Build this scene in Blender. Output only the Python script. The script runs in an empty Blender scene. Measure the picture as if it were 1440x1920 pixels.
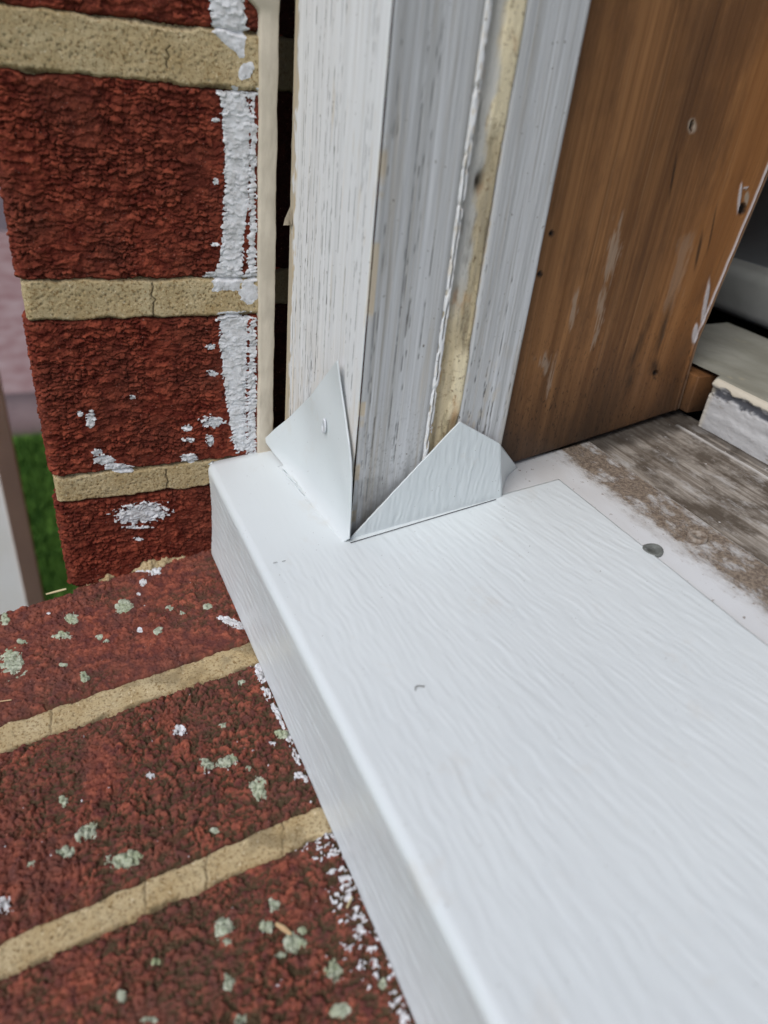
import bpy, math, random
import numpy as np
from mathutils import Matrix, Vector
S = bpy.context.scene
# ---------------------------------------------------------------- camera
F = 1349.96; CX, CY = 720.0, 960.0
R = np.array([[0.4211795, 0.9020670, 0.0942499], [0.5134186, -0.1514652, -0.8446653], [-0.7476691, 0.4041454, -0.5269320]])
CAM = np.array([0.25075, 0.00143, 0.14435])
cd = bpy.data.cameras.new("camera"); cam = bpy.data.objects.new("camera", cd); S.collection.objects.link(cam)
cd.sensor_fit = 'VERTICAL'; cd.sensor_height = 36.0; cd.lens = F / 1920 * 36
cd.clip_start = 0.01; cd.clip_end = 200
M = Matrix([[R[0][0], -R[1][0], -R[2][0]], [R[0][1], -R[1][1], -R[2][1]], [R[0][2], -R[1][2], -R[2][2]]]).to_4x4()
M.translation = CAM; cam.matrix_world = M; S.camera = cam
cd.dof.use_dof = True; cd.dof.focus_distance = 0.258; cd.dof.aperture_fstop = 9.5
# ---------------------------------------------------------------- world, sun, exposure
SUN_EL, SUN_AZ = math.radians(50), math.radians(-62)      # direction in the xy plane measured from +x
w = bpy.data.worlds.new("World"); S.world = w; w.use_nodes = True
nt = w.node_tree; bg = nt.nodes['Background']; sky = nt.nodes.new('ShaderNodeTexSky'); sky.sky_type = 'NISHITA'; sky.sun_disc = False
sky.sun_elevation = SUN_EL; sky.sun_rotation = math.pi / 2 - SUN_AZ; sky.air_density = 0.7; sky.dust_density = 2.0; sky.ozone_density = 1.0
nt.links.new(sky.outputs[0], bg.inputs[0]); bg.inputs[1].default_value = 0.11
ld = bpy.data.lights.new("sun", 'SUN'); ld.energy = 1.3; ld.angle = math.radians(38); ld.color = (0.985, 0.985, 0.98)
sun = bpy.data.objects.new("sun", ld); S.collection.objects.link(sun)
sd = Vector((math.cos(SUN_EL) * math.cos(SUN_AZ), math.cos(SUN_EL) * math.sin(SUN_AZ), math.sin(SUN_EL)))
sun.rotation_euler = sd.to_track_quat('Z', 'Y').to_euler(); sun.location = (0, -2, 3)
S.view_settings.view_transform = 'Standard'; S.view_settings.look = 'None'; S.view_settings.exposure = 0.36; S.view_settings.gamma = 1
S.render.engine = 'CYCLES'; S.cycles.use_denoising = True; S.cycles.max_bounces = 6
# ---------------------------------------------------------------- where things stand (measured planes of the real place)
KJ = 0.0258
def zrow(y): return -0.0357 + 0.1402 * (y - 0.0549)      # brick sill top
def ztop(y): return 0.0103 + 0.1088 * (y - 0.0864)       # sloping window sill top
def ray(u, v): return R.T @ np.array([(u - CX) / F, (v - CY) / F, 1.0])
def on(u, v, n, c):
    d = ray(u, v); n = np.array(n, float); return CAM + d * (c - n @ CAM) / (n @ d)
def onJ(u, v): return on(u, v, (1, -KJ, 0), 0)
def onR(u, v): return on(u, v, (0, -.1402, 1), -.0357 - .1402 * .0549)
def onS(u, v, dz=0): return on(u, v, (0, -.1088, 1), .0103 - .1088 * .0864 + dz)
def onB(u, v): return on(u, v, (1, .0793, 0), .0566 + .0793 * .1426)
def onY(u, v, y): return on(u, v, (0, 1, 0), y)
def onX(u, v, x): return on(u, v, (1, 0, 0), x)
def proj(P):
    c = (P - CAM) @ R.T; return CX + F * c[..., 0] / c[..., 2], CY + F * c[..., 1] / c[..., 2]
# ---------------------------------------------------------------- numpy noise
def h2(i, j, s):
    n = (i.astype(np.int64) * 374761393 + j.astype(np.int64) * 668265263 + s * 974634777) & 0xffffffff
    n = ((n ^ (n >> 13)) * 1274126177) & 0xffffffff; n = ((n ^ (n >> 16)) * 2246822519) & 0xffffffff
    return ((n ^ (n >> 15)) & 0xffffff) / float(0xffffff)
def vn(x, y, s=0):
    i = np.floor(x); j = np.floor(y); fx = x - i; fy = y - j
    fx = fx * fx * fx * (fx * (fx * 6 - 15) + 10); fy = fy * fy * fy * (fy * (fy * 6 - 15) + 10)
    a = h2(i, j, s); b = h2(i + 1, j, s); c = h2(i, j + 1, s); d = h2(i + 1, j + 1, s)
    return (a + (b - a) * fx + (c - a) * fy + (a - b - c + d) * fx * fy) * 2 - 1
def fbm(x, y, s=0, o=4, g=.5):
    r = 0; a = 1; t = 0
    for k in range(o):
        r = r + a * vn(x * 2 ** k + 17.3 * k, y * 2 ** k - 9.1 * k, s + k * 31); t += a; a *= g
    return r / t
def wor(x, y, s=0):
    i = np.floor(x); j = np.floor(y); f1 = np.full(x.shape, 9.); f2 = np.full(x.shape, 9.)
    rd = np.zeros(x.shape); ox = np.zeros(x.shape); oy = np.zeros(x.shape)
    for di in (-1, 0, 1):
        for dj in (-1, 0, 1):
            a = i + di; b = j + dj; px = a + .1 + .8 * h2(a, b, s); py = b + .1 + .8 * h2(a, b, s + 7)
            dx = x - px; dy = y - py; d = np.sqrt(dx * dx + dy * dy); m = d < f1
            f2 = np.where(m, f1, np.minimum(f2, d)); f1 = np.where(m, d, f1)
            rd = np.where(m, h2(a, b, s + 13), rd); ox = np.where(m, dx, ox); oy = np.where(m, dy, oy)
    return f1, f2, rd, ox, oy
def sst(a, b, x):
    t = np.clip((x - a) / (b - a), 0, 1); return t * t * (3 - 2 * t)
# ---------------------------------------------------------------- object helpers
def tag(o, label, cat, group=None, kind=None):
    o['label'] = label; o['category'] = cat
    if group: o['group'] = group
    if kind: o['kind'] = kind
    return o
def thing(name, label, cat, loc=(0, 0, 0), group=None):
    o = bpy.data.objects.new(name, None); S.collection.objects.link(o); o.location = loc; o.empty_display_size = .02
    return tag(o, label, cat, group, 'thing')
def link(name, me, mat, parent=None):
    o = bpy.data.objects.new(name, me); S.collection.objects.link(o)
    if mat is not None: me.materials.append(mat)
    if parent is not None:
        o.parent = parent
        q = parent; off = Vector((0, 0, 0))
        while q is not None: off += q.location; q = q.parent
        o.location = -off
    return o
def raw(name, V, Fc, mat, parent=None, smooth=True, attrs=None):
    V = np.asarray(V, float).reshape(-1, 3); Fc = np.asarray(Fc)
    me = bpy.data.meshes.new(name)
    if Fc.ndim == 2 and len(Fc):
        n, k = Fc.shape
        me.vertices.add(len(V)); me.vertices.foreach_set('co', V.ravel())
        me.loops.add(n * k); me.loops.foreach_set('vertex_index', Fc.ravel().astype(np.int32))
        me.polygons.add(n); me.polygons.foreach_set('loop_start', (np.arange(n) * k).astype(np.int32))
        me.polygons.foreach_set('loop_total', np.full(n, k, np.int32)); me.update(calc_edges=True); me.validate()
    if smooth: me.polygons.foreach_set('use_smooth', np.ones(len(me.polygons), bool))
    for a, val in (attrs or {}).items():
        if len(me.vertices) == len(V):
            at = me.attributes.new(a, 'FLOAT', 'POINT'); at.data.foreach_set('value', np.asarray(val, np.float32).ravel())
    return link(name, me, mat, parent)
def compact(V, Fc, attrs):
    used = np.unique(Fc); mp = np.full(len(V), -1); mp[used] = np.arange(len(used))
    return V[used], mp[Fc], {k: np.asarray(v).ravel()[used] for k, v in attrs.items()}
def grid(name, P, mat, parent=None, mask=None, attrs=None, flip=False, skirt=None, smooth=True):
    """P[nv,nu,3]; skirt: vector the border is pulled along to close the sides"""
    attrs = dict(attrs or {})
    if skirt is not None:
        sk = np.asarray(skirt, float)
        P = np.concatenate([P[:1] + sk, P, P[-1:] + sk], 0); P = np.concatenate([P[:, :1] + sk, P, P[:, -1:] + sk], 1)
        P[0, 0] = P[0, 1]; P[0, -1] = P[0, -2]; P[-1, 0] = P[-1, 1]; P[-1, -1] = P[-1, -2]
        attrs = {k: np.pad(v, 1, mode='edge') for k, v in attrs.items()}
        if mask is not None: mask = np.pad(mask, 1, mode='edge')
    nv, nu = P.shape[:2]; idx = np.arange(nv * nu).reshape(nv, nu)
    q = np.stack([idx[:-1, :-1], idx[:-1, 1:], idx[1:, 1:], idx[1:, :-1]], -1)
    if mask is not None:
        m = mask[:-1, :-1] & mask[:-1, 1:] & mask[1:, 1:] & mask[1:, :-1]; q = q[m]
    q = q.reshape(-1, 4)
    if flip: q = q[:, ::-1]
    if not len(q): return None
    V, q, attrs = compact(P.reshape(-1, 3), q, attrs)
    return raw(name, V, q, mat, parent, smooth, attrs)
def pieces(name, P, mat, parent, mask, keep=8, small=60):
    """each separate smear becomes a part of its own, the countless specks one part"""
    m = mask.copy(); H, W = m.shape; lab = np.zeros((H, W), int); flat = m.ravel(); L = lab.ravel(); comps = []; c = 0
    for i0 in np.flatnonzero(flat):
        if L[i0]: continue
        c += 1; L[i0] = c; st_ = [int(i0)]; n = 0
        while st_:
            i = st_.pop(); n += 1; x = i % W
            for j in ((i - 1) if x else -1, (i + 1) if x < W - 1 else -1, i - W, i + W):
                if 0 <= j < H * W and flat[j] and not L[j]: L[j] = c; st_.append(j)
        comps.append((n, c))
    comps.sort(reverse=True); lab = L.reshape(H, W); big = [k for n, k in comps[:keep] if n > small]
    for k in big: grid(name, P, mat, parent, mask=lab == k)
    rest = m & ~np.isin(lab, big)
    o = grid('paint_specks', P, mat, parent, mask=rest) if rest.any() else None
    if o: o['kind'] = 'stuff'
def box(name, a, b, mat, parent=None, bev=0.0):
    a = np.minimum(a, b) if True else a; b0 = b
    x0, y0, z0 = np.minimum(a, b0); x1, y1, z1 = np.maximum(a, b0)
    V = [(x0, y0, z0), (x1, y0, z0), (x1, y1, z0), (x0, y1, z0), (x0, y0, z1), (x1, y0, z1), (x1, y1, z1), (x0, y1, z1)]
    Q = [(3, 2, 1, 0), (4, 5, 6, 7), (0, 1, 5, 4), (1, 2, 6, 5), (2, 3, 7, 6), (3, 0, 4, 7)]
    o = raw(name, V, Q, mat, parent, smooth=False)
    if bev:
        m = o.modifiers.new('bevel', 'BEVEL'); m.width = bev; m.segments = 3
    return o
def tube(name, pts, r, mat, parent=None, n=8):
    pts = np.asarray(pts, float); k = len(pts); r = np.broadcast_to(r, (k,)); V = []
    for i in range(k):
        d = pts[min(i + 1, k - 1)] - pts[max(i - 1, 0)]; d = d / np.linalg.norm(d)
        a = np.cross(d, (0.3, .2, .9)); a /= np.linalg.norm(a); b = np.cross(d, a)
        for j in range(n):
            t = 2 * math.pi * j / n; V.append(pts[i] + r[i] * (a * math.cos(t) + b * math.sin(t)))
    Q = [(i * n + j, i * n + (j + 1) % n, (i + 1) * n + (j + 1) % n, (i + 1) * n + j) for i in range(k - 1) for j in range(n)]
    return raw(name, V, Q, mat, parent)
# ---------------------------------------------------------------- materials
class Mat:
    def __init__(s, name, rough=.8, spec=.3):
        s.m = bpy.data.materials.new(name); s.m.use_nodes = True; s.t = s.m.node_tree; s.b = s.t.nodes['Principled BSDF']
        s.b.inputs['Roughness'].default_value = rough; s.b.inputs['Specular IOR Level'].default_value = spec
        s.co = s.t.nodes.new('ShaderNodeTexCoord').outputs['Object']
    def nn(s, k, **kw):
        n = s.t.nodes.new(k)
        for a, b in kw.items(): setattr(n, a, b)
        return n
    def L(s, a, b): s.t.links.new(a, b)
    def attr(s, n): return s.nn('ShaderNodeAttribute', attribute_name=n).outputs['Fac']
    def noise(s, sc, detail=4, rough=.55, dist=0, off=(0, 0, 0)):
        mp = s.nn('ShaderNodeMapping'); s.L(s.co, mp.inputs[0]); mp.inputs['Location'].default_value = off
        mp.inputs['Scale'].default_value = sc if hasattr(sc, '__len__') else (sc, sc, sc)
        n = s.nn('ShaderNodeTexNoise'); s.L(mp.outputs[0], n.inputs['Vector']); n.inputs['Scale'].default_value = 1
        n.inputs['Detail'].default_value = detail; n.inputs['Roughness'].default_value = rough; n.inputs['Distortion'].default_value = dist
        return n.outputs[0]
    def ramp(s, x, stops, interp='LINEAR'):
        r = s.nn('ShaderNodeValToRGB'); s.L(x, r.inputs[0]); e = r.color_ramp; e.interpolation = interp
        while len(e.elements) < len(stops): e.elements.new(.5)
        for q, (p, c) in zip(e.elements, stops):
            q.position = p; q.color = (c, c, c, 1) if not hasattr(c, '__len__') else (*c, 1)
        return r.outputs[0]
    def mix(s, f, a, b, mode='MIX'):
        n = s.nn('ShaderNodeMix', data_type='RGBA', blend_type=mode)
        for i, v in ((0, f), (6, a), (7, b)):
            if hasattr(v, 'links') or isinstance(v, bpy.types.NodeSocket): s.L(v, n.inputs[i])
            else: n.inputs[i].default_value = v if i == 0 else (*v, 1)
        return n.outputs[2]
    def math(s, op, a, b=0.0, clamp=False):
        n = s.nn('ShaderNodeMath', operation=op, use_clamp=clamp)
        for i, v in ((0, a), (1, b)):
            if isinstance(v, bpy.types.NodeSocket): s.L(v, n.inputs[i])
            else: n.inputs[i].default_value = v
        return n.outputs[0]
    def sep(s):
        n = s.nn('ShaderNodeSeparateXYZ'); s.L(s.co, n.inputs[0]); return n.outputs
    def col(s, c):
        if isinstance(c, bpy.types.NodeSocket): s.L(c, s.b.inputs['Base Color'])
        else: s.b.inputs['Base Color'].default_value = (*c, 1)
    def rough(s, x): s.L(x, s.b.inputs['Roughness'])
    def bump(s, h, dist, st=1.0, prev=None):
        n = s.nn('ShaderNodeBump'); n.inputs['Distance'].default_value = dist; n.inputs['Strength'].default_value = st; s.L(h, n.inputs['Height'])
        if prev is not None: s.L(prev, n.inputs['Normal'])
        s.L(n.outputs[0], s.b.inputs['Normal']); return n.outputs[0]

def mat_brick(name, base, light, dark, moss_shade):
    m = Mat(name, .9, .1)
    c = m.mix(m.ramp(m.attr('rnd'), [(.15, 0), (.9, 1)]), base, light)
    c = m.mix(m.ramp(m.noise(260, 4), [(.42, 0), (.62, 1)]), c, dark)
    c = m.mix(m.ramp(m.noise(45, 3, off=(3, 1, 2)), [(.4, 0), (.7, .55)]), c, (base[0] * .75, base[1] * 1.25, base[2] * 1.35))
    c = m.mix(m.attr('grime_shade'), c, moss_shade)
    c = m.mix(m.ramp(m.noise(1500, 2), [(.68, 0), (.74, .55)]), c, (.42, .25, .2))
    m.col(c); m.bump(m.noise(1900, 4, .7), .00022, .9); return m.m
M_brick = mat_brick('red_brick', (.15, .030, .018), (.31, .070, .038), (.11, .019, .012), (.018, .008, .006))  # last colour is near-black crevice shade painted on the reveal bricks
M_brick2 = mat_brick('red_brick_weathered', (.18, .053, .038), (.37, .110, .066), (.125, .042, .036), (.075, .058, .032))
def mat_mortar():
    m = Mat('mortar', .92, .15)
    c = m.mix(m.ramp(m.noise(90, 4), [(.3, 0), (.7, 1)]), (.44, .325, .165), (.56, .46, .28))
    c = m.mix(m.ramp(m.noise(1100, 3, .7), [(.36, 1), (.48, 0)]), c, (.27, .18, .08))
    c = m.mix(m.ramp(m.noise(900, 3, .6, off=(1, 5, 2)), [(.62, 0), (.7, .8)]), c, (.72, .62, .42))
    c = m.mix(m.attr('grime_shade'), c, (.12, .095, .055))
    m.col(c); m.bump(m.noise(1500, 4, .75), .0003, 1); return m.m
M_mortar = mat_mortar()
def mat_dab():
    m = Mat('old_white_paint', .6, .35)
    c = m.mix(m.ramp(m.noise(400, 4), [(.4, 0), (.62, 1)]), (.72, .73, .75), (.55, .55, .55))
    m.col(c); m.bump(m.noise(1500, 3, .6), .00012, .8); return m.m
M_dab = mat_dab()
def mat_lichen():
    m = Mat('lichen', .95, .1)
    c = m.mix(m.ramp(m.noise(700, 3), [(.35, 0), (.65, 1)]), (.31, .35, .25), (.55, .58, .46))
    c = m.mix(m.ramp(m.noise(45, 2, off=(4, 0, 0)), [(.5, 0), (.62, .5)]), c, (.30, .37, .14))
    m.col(c); m.bump(m.noise(2200, 3, .7), .0003, 1); return m.m
M_lichen = mat_lichen()
def mat_clad():
    m = Mat('white_coated_metal', .36, .5)
    c = m.mix(m.ramp(m.noise(14, 3), [(.35, 0), (.75, 1)]), (.715, .765, .77), (.67, .72, .73))
    c = m.mix(m.ramp(m.noise(1300, 1, .4), [(.79, 0), (.81, .75)]), c, (.16, .14, .12))
    c = m.mix(m.ramp(m.noise((60, 60, 60), 5, .7, off=(2, 2, 7)), [(.58, 0), (.72, .20)]), c, (.55, .48, .38))
    m.col(c); m.rough(m.ramp(m.noise(55, 3), [(.3, .30), (.7, .46)])); m.bump(m.noise(2600, 2), .00002, .5); return m.m
M_clad = mat_clad()
def mat_paintwood(name, white, grey, bare, wear, vert=True):
    m = Mat(name, .6, .35); st = (1, 1, .035)
    def sc(k): return (k, k, k * .013)
    c = m.mix(m.ramp(m.noise(sc(420), 4, .65), [(.35, 0), (.7, 1)]), white, grey)
    c = m.mix(m.ramp(m.noise(sc(1100), 4, .6, off=(3, 2, 1)), [(.55, 0), (.72, wear)]), c, bare)
    c = m.mix(m.attr('bare'), c, m.mix(m.ramp(m.noise(sc(500), 3, off=(1, 1, 1)), [(.35, 0), (.65, 1)]), bare, (.62, .50, .33)))
    c = m.mix(m.attr('dark'), c, (.035, .028, .02))
    c = m.mix(m.ramp(m.noise(900, 2, .4, off=(6, 0, 4)), [(.735, 0), (.76, .8)]), c, (.10, .075, .05))
    m.col(c); b = m.bump(m.noise(sc(900), 4, .7), .00016, .7); m.bump(m.noise(1500, 2), .00005, .6, b); return m.m
M_face = mat_paintwood('white_painted_wood', (.80, .81, .82), (.67, .68, .685), (.50, .45, .37), .5)
M_grey = mat_paintwood('grey_painted_wood', (.62, .635, .65), (.41, .415, .41), (.33, .30, .25), .75)
def mat_sealant():
    m = Mat('aged_sealant_putty', .7, .25)
    c = m.mix(m.ramp(m.noise((90, 160, 18), 4, .6), [(.35, 0), (.62, 1)]), (.36, .31, .23), (.66, .55, .34))
    c = m.mix(m.attr('pale'), c, (.80, .70, .48))
    c = m.mix(m.ramp(m.noise(700, 4, .7), [(.55, 0), (.68, .8)]), c, (.22, .15, .08))
    c = m.mix(m.attr('bare'), c, (.47, .47, .45)); c = m.mix(m.attr('rust'), c, (.48, .20, .04)); c = m.mix(m.attr('dark'), c, (.04, .03, .02))
    m.col(c); m.bump(m.noise(900, 4, .7), .0003, .8); return m.m
M_putty = mat_sealant()
def mat_board():
    m = Mat('varnished_brown_wood', .55, .25); x, y, z = m.sep()
    c = m.mix(m.ramp(m.noise((300, 300, 6), 4, .6), [(.35, 0), (.65, 1)]), (.21, .095, .036), (.38, .185, .074))
    c = m.mix(m.ramp(m.noise((70, 70, 3), 3, .55, off=(1, 0, 2)), [(.36, .8), (.52, 0)]), c, (.10, .045, .02))
    c = m.mix(m.ramp(m.math('SUBTRACT', y, .205), [(0.0, 0), (.035, .6)]), c, (.38, .155, .045))          # fresher orange wood near the inner edge
    c = m.mix(m.ramp(m.noise((900, 900, 14), 3, .6, off=(5, 0, 1)), [(.60, 0), (.74, .35)]), c, (.40, .24, .12))
    c = m.mix(m.ramp(m.noise((45, 45, 14), 6, .7, off=(7, 7, 7)), [(.38, .5), (.52, 0)]), c, (.10, .048, .024))
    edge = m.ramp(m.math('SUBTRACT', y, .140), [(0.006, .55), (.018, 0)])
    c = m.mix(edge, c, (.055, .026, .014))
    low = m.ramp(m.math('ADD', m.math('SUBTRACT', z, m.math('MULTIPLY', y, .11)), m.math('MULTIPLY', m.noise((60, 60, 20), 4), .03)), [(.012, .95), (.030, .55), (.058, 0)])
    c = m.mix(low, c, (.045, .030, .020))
    c = m.mix(m.attr('scuff'), c, (.42, .33, .25)); c = m.mix(m.attr('dark'), c, (.018, .012, .009)); c = m.mix(m.attr('white'), c, (.62, .58, .58))
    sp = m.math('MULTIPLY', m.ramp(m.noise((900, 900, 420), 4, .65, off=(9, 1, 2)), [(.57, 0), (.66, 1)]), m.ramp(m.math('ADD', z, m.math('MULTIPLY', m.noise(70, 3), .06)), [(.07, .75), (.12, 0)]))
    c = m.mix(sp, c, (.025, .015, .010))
    m.col(c); m.rough(m.ramp(m.noise((120, 120, 10), 3), [(.3, .34), (.7, .6)]))
    b = m.bump(m.noise((1100, 1100, 22), 4, .7), .00012, .8); m.bump(m.noise(500, 3), .0001, .4, b); return m.m
M_board = mat_board()
def mat_oldsill():
    m = Mat('weathered_grey_wood', .7, .3)
    c = m.mix(m.ramp(m.noise((25, 500, 500), 5, .65), [(.35, 0), (.65, 1)]), (.17, .14, .11), (.43, .395, .345))
    c = m.mix(m.ramp(m.noise((35, 60, 60), 6, .7, off=(2, 0, 0)), [(.42, .9), (.55, 0)]), c, (.085, .066, .048))
    c = m.mix(m.ramp(m.noise((60, 140, 140), 6, .75, off=(5, 3, 0)), [(.53, 0), (.66, .6)]), c, (.55, .54, .52))
    c = m.mix(m.ramp(m.noise(420, 2, off=(1, 1, 9)), [(.72, 0), (.76, .8)]), c, (.75, .74, .72))
    c = m.mix(m.attr('white'), c, (.68, .67, .64)); c = m.mix(m.attr('dark'), c, (.035, .028, .022))
    m.col(c); b = m.bump(m.noise((20, 900, 900), 4, .7), .0002, .8); return m.m
M_oldsill = mat_oldsill()
def mat_flash():
    m = Mat('dirty_white_metal', .5, .4); x, y, z = m.sep()
    c = m.mix(m.ramp(m.noise((25, 60, 60), 4), [(.35, 0), (.7, 1)]), (.70, .72, .73), (.60, .60, .59))
    f = m.math('ADD', y, m.math('MULTIPLY', m.math('SUBTRACT', m.noise((140, 260, 260), 5, .7), .5), .016))
    d = m.ramp(m.math('SUBTRACT', f, .17), [(.0105, 0), (.0150, .95)])
    d = m.math('MULTIPLY', d, m.ramp(m.noise((90, 160, 160), 5, .7, off=(8, 0, 0)), [(.36, .35), (.5, 1)])); dirt = m.mix(m.ramp(m.noise(800, 4, .7), [(.4, 0), (.6, 1)]), (.13, .09, .06), (.30, .235, .17))
    c = m.mix(d, c, dirt)
    c = m.mix(m.ramp(m.noise(520, 3, .6, off=(3, 4, 0)), [(.66, 0), (.72, .8)]), c, (.17, .12, .08))
    c = m.mix(m.attr('rim'), c, (.72, .68, .62))
    m.col(c); m.bump(m.math('MULTIPLY', m.noise(1100, 4, .7), d), .0006, 1); return m.m
M_flash = mat_flash()
def simple(name, c, rough=.7, c2=None, sc=60, bump=0, bs=400, spec=.3):
    m = Mat(name, rough, spec); m.col(m.mix(m.ramp(m.noise(sc, 4), [(.35, 0), (.65, 1)]), c, c2 or tuple(v * .8 for v in c)))
    if bump: m.bump(m.noise(bs, 4, .65), bump, .8)
    return m.m
M_bead = simple('beige_sealant', (.66, .59, .475), .65, (.55, .49, .39), 90, .00008, 500)
M_dirty = simple('dirty_bead', (.40, .33, .24), .8, (.55, .47, .36), 200, .0002, 700)
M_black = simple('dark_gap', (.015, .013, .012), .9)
M_nail = simple('grey_nail', (.20, .215, .20), .55, (.12, .125, .115), 500, .0001, 900)
M_nailp = simple('painted_nail', (.66, .69, .72), .5, (.58, .6, .62), 400, .00003, 900)
M_dirtn = simple('dirty_nail', (.38, .34, .29), .8, (.20, .15, .11), 600, .0002, 900)
M_ink_shade = simple('pencil', (.05, .05, .055), .6)  # pencil ticks, also the painted gap shade under the side flap
M_straw = simple('straw', (.48, .30, .15), .7, (.6, .44, .25), 300)
M_pale = simple('pale_straw', (.66, .56, .32), .7)
def mat_wallbrick():
    m = Mat('far_brick', .85, .2); t = m.nn('ShaderNodeTexBrick'); sw = m.nn('ShaderNodeMapping'); m.L(m.co, sw.inputs[0]); sw.inputs['Rotation'].default_value = (math.pi / 2, 0, 0)
    m.L(sw.outputs[0], t.inputs['Vector']); t.inputs['Color1'].default_value = (.20, .04, .025, 1); t.inputs['Color2'].default_value = (.26, .06, .035, 1); t.inputs['Mortar'].default_value = (.5, .38, .2, 1)
    t.inputs['Scale'].default_value = 1; t.inputs['Brick Width'].default_value = .2; t.inputs['Row Height'].default_value = .07; t.inputs['Mortar Size'].default_value = .006
    m.col(t.outputs[0]); m.bump(m.noise(300, 4), .001, .8); return m.m
M_wall = mat_wallbrick()

# ================================================================ BRICK WALL (jamb of the opening)
wall = thing('brick_wall', 'dark red rough brick wall end with sandy mortar joints, standing left of the window', 'wall', (0, .03, -1.1))
def path_j(s):
    """metres along the face: s>r on the reveal, then round the arris onto the street face"""
    r = .0035; q = math.pi / 2 * r
    x = np.where(s > r, KJ * s, 0.0); y = np.where(s > r, s, 0.0); nx = np.ones_like(s); ny = np.zeros_like(s)
    a = (r - s) / r; on_arc = (s <= r) & (a < math.pi / 2)
    x = np.where(on_arc, -r + r * np.cos(a) + KJ * r, x); y = np.where(on_arc, r - r * np.sin(a), y)
    nx = np.where(on_arc, np.cos(a), nx); ny = np.where(on_arc, -np.sin(a), ny)
    st = (s <= r) & (a >= math.pi / 2); x = np.where(st, -r + KJ * r - (a - math.pi / 2) * r, x); y = np.where(st, 0.0, y)
    nx = np.where(st, 0.0, nx); ny = np.where(st, -1.0, ny); return x, y, nx, ny
def H_jamb(s, z):
    a = s * 1000; b = z * 1000
    jx = .5 * fbm(a / .9, b / .9, 7, 3, .6); jy = .45 * fbm(a / .9, b / .9, 8, 3, .6)
    wa = a + 2.0 * fbm(a / 3.4, b / 3, 3, 4, .6) + jx; wb = b + 1.6 * fbm(a / 5, b / 4, 5, 4, .6) + jy
    f1, f2, r1, ox, oy = wor(wa / 2.7, wb / 1.6, 11); e = f2 - f1
    str_ = sst(-.35, .25, fbm(a / 8, b / 8, 17, 3)); hz = np.clip(-oy / (np.abs(ox) + np.abs(oy) + .02), -.15, 1) * .85 + .15
    h = .95 * r1 - 1.0 * oy * (.45 + .55 * str_) - 1.7 * np.exp(-(e / .15) ** 2) * (.15 + .85 * str_) * (.25 + .75 * hz)
    g1, g2, r2, px, py = wor((wa + jx) / 1.5, (wb + jy) / .9, 23)
    h = h + .30 * r2 - .34 * py - .26 * np.exp(-((g2 - g1) / .18) ** 2) * np.clip(.5 - py, 0, 1) + .30 * fbm(a / 7, b / 6, 29, 3) + .12 * fbm(a / .8, b / .7, 31, 3)
    crev = np.exp(-(e / .16) ** 2) * (.2 + .8 * str_) * np.clip(hz, 0, 1)
    return h * .95 - .4, np.clip(.6 * r1 + .4 * r2, 0, 1), crev
def H_mortar(a, b, seed):
    h = .10 * fbm(a / 1.2, b / 1.2, seed, 4, .65) + .22 * fbm(a / 6, b / 5, seed + 3, 3); f1, f2, r, _, _ = wor(a / 1.3, b / 1.3, seed + 9)
    pit = (r > .8) * np.exp(-(f1 / .28) ** 2); return h - .35 * pit + (r < .25) * .15 * np.exp(-(f1 / .4) ** 2), pit
DS = .00028
sv = np.arange(-.012, .0975, DS)
def jamb_grid(z0, z1, kind, seed, hb=0.0, wob=.9):
    zz = np.arange(z0 - .0012, z1 + .0012, DS); s, z = np.meshgrid(sv, zz); a = s * 1000; b = z * 1000
    if kind == 'brick': h, rnd, cr = H_jamb(s, z); h = h * (.88 - .42 * sst(.057, .062, s))
    else: h, pit = H_mortar(a, b, seed); rnd = h * 0; cr = pit * .5
    d = np.minimum(z - z0 - -.0 + .0010 * fbm(a / 5, b * 0 + seed, seed + 1, 5, .65), z1 - z - .0010 * fbm(a / 6, b * 0 + 5, seed + 2, 4)) * 1000
    if kind == 'brick': h = h - 2.6 * (1 - sst(-.6, 1.3, d)) + hb; cr = np.maximum(cr * .8, .5 * (1 - sst(.2, 1.0, d)))
    else:
        e = sst(-.9, wob, d); h = h - 2.2 * (1 - e) + hb; cr = np.maximum(cr, .55 * (1 - sst(.0, .8, d)) * sst(-.2, .3, fbm(a / 4, b / 4, 9, 3)))
        h = h - 1.2 * (1 - sst(-2.0, 2.0, a)) * (1 if kind == 'mortar' else 0)
    rec = sst(.0812, .0822, s) * 11; h = h - rec
    cr = np.maximum(cr, .8 * sst(.0805, .0820, s)); x, y, nx, ny = path_j(s); P = np.stack([x + nx * h * .001, y + ny * h * .001, z], -1)  # cavity behind the sealant bead gets its shade painted in
    return P, h, rnd, cr, s, z
JN = []
bricks_z = [(.1478, .2048), (.0765, .1335), (.0065, .0640), (-.0440, -.0045)]
for i, (z0, z1) in enumerate(bricks_z):
    P, h, rnd, cr, s, z = jamb_grid(z0, z1, 'brick', 40 + i)
    o = grid('brick', P, M_brick, wall, attrs={'rnd': rnd, 'grime_shade': np.clip(cr * 1.15, 0, .9)}, skirt=(-.012, .004, 0)); JN.append((o, P, h, s, z))  # darkness in the cracks is shade put into the brick colour
crk = {0: (315, 85, 130), 1: (288, 530, 598), 2: (312, 880, 925)}
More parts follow.
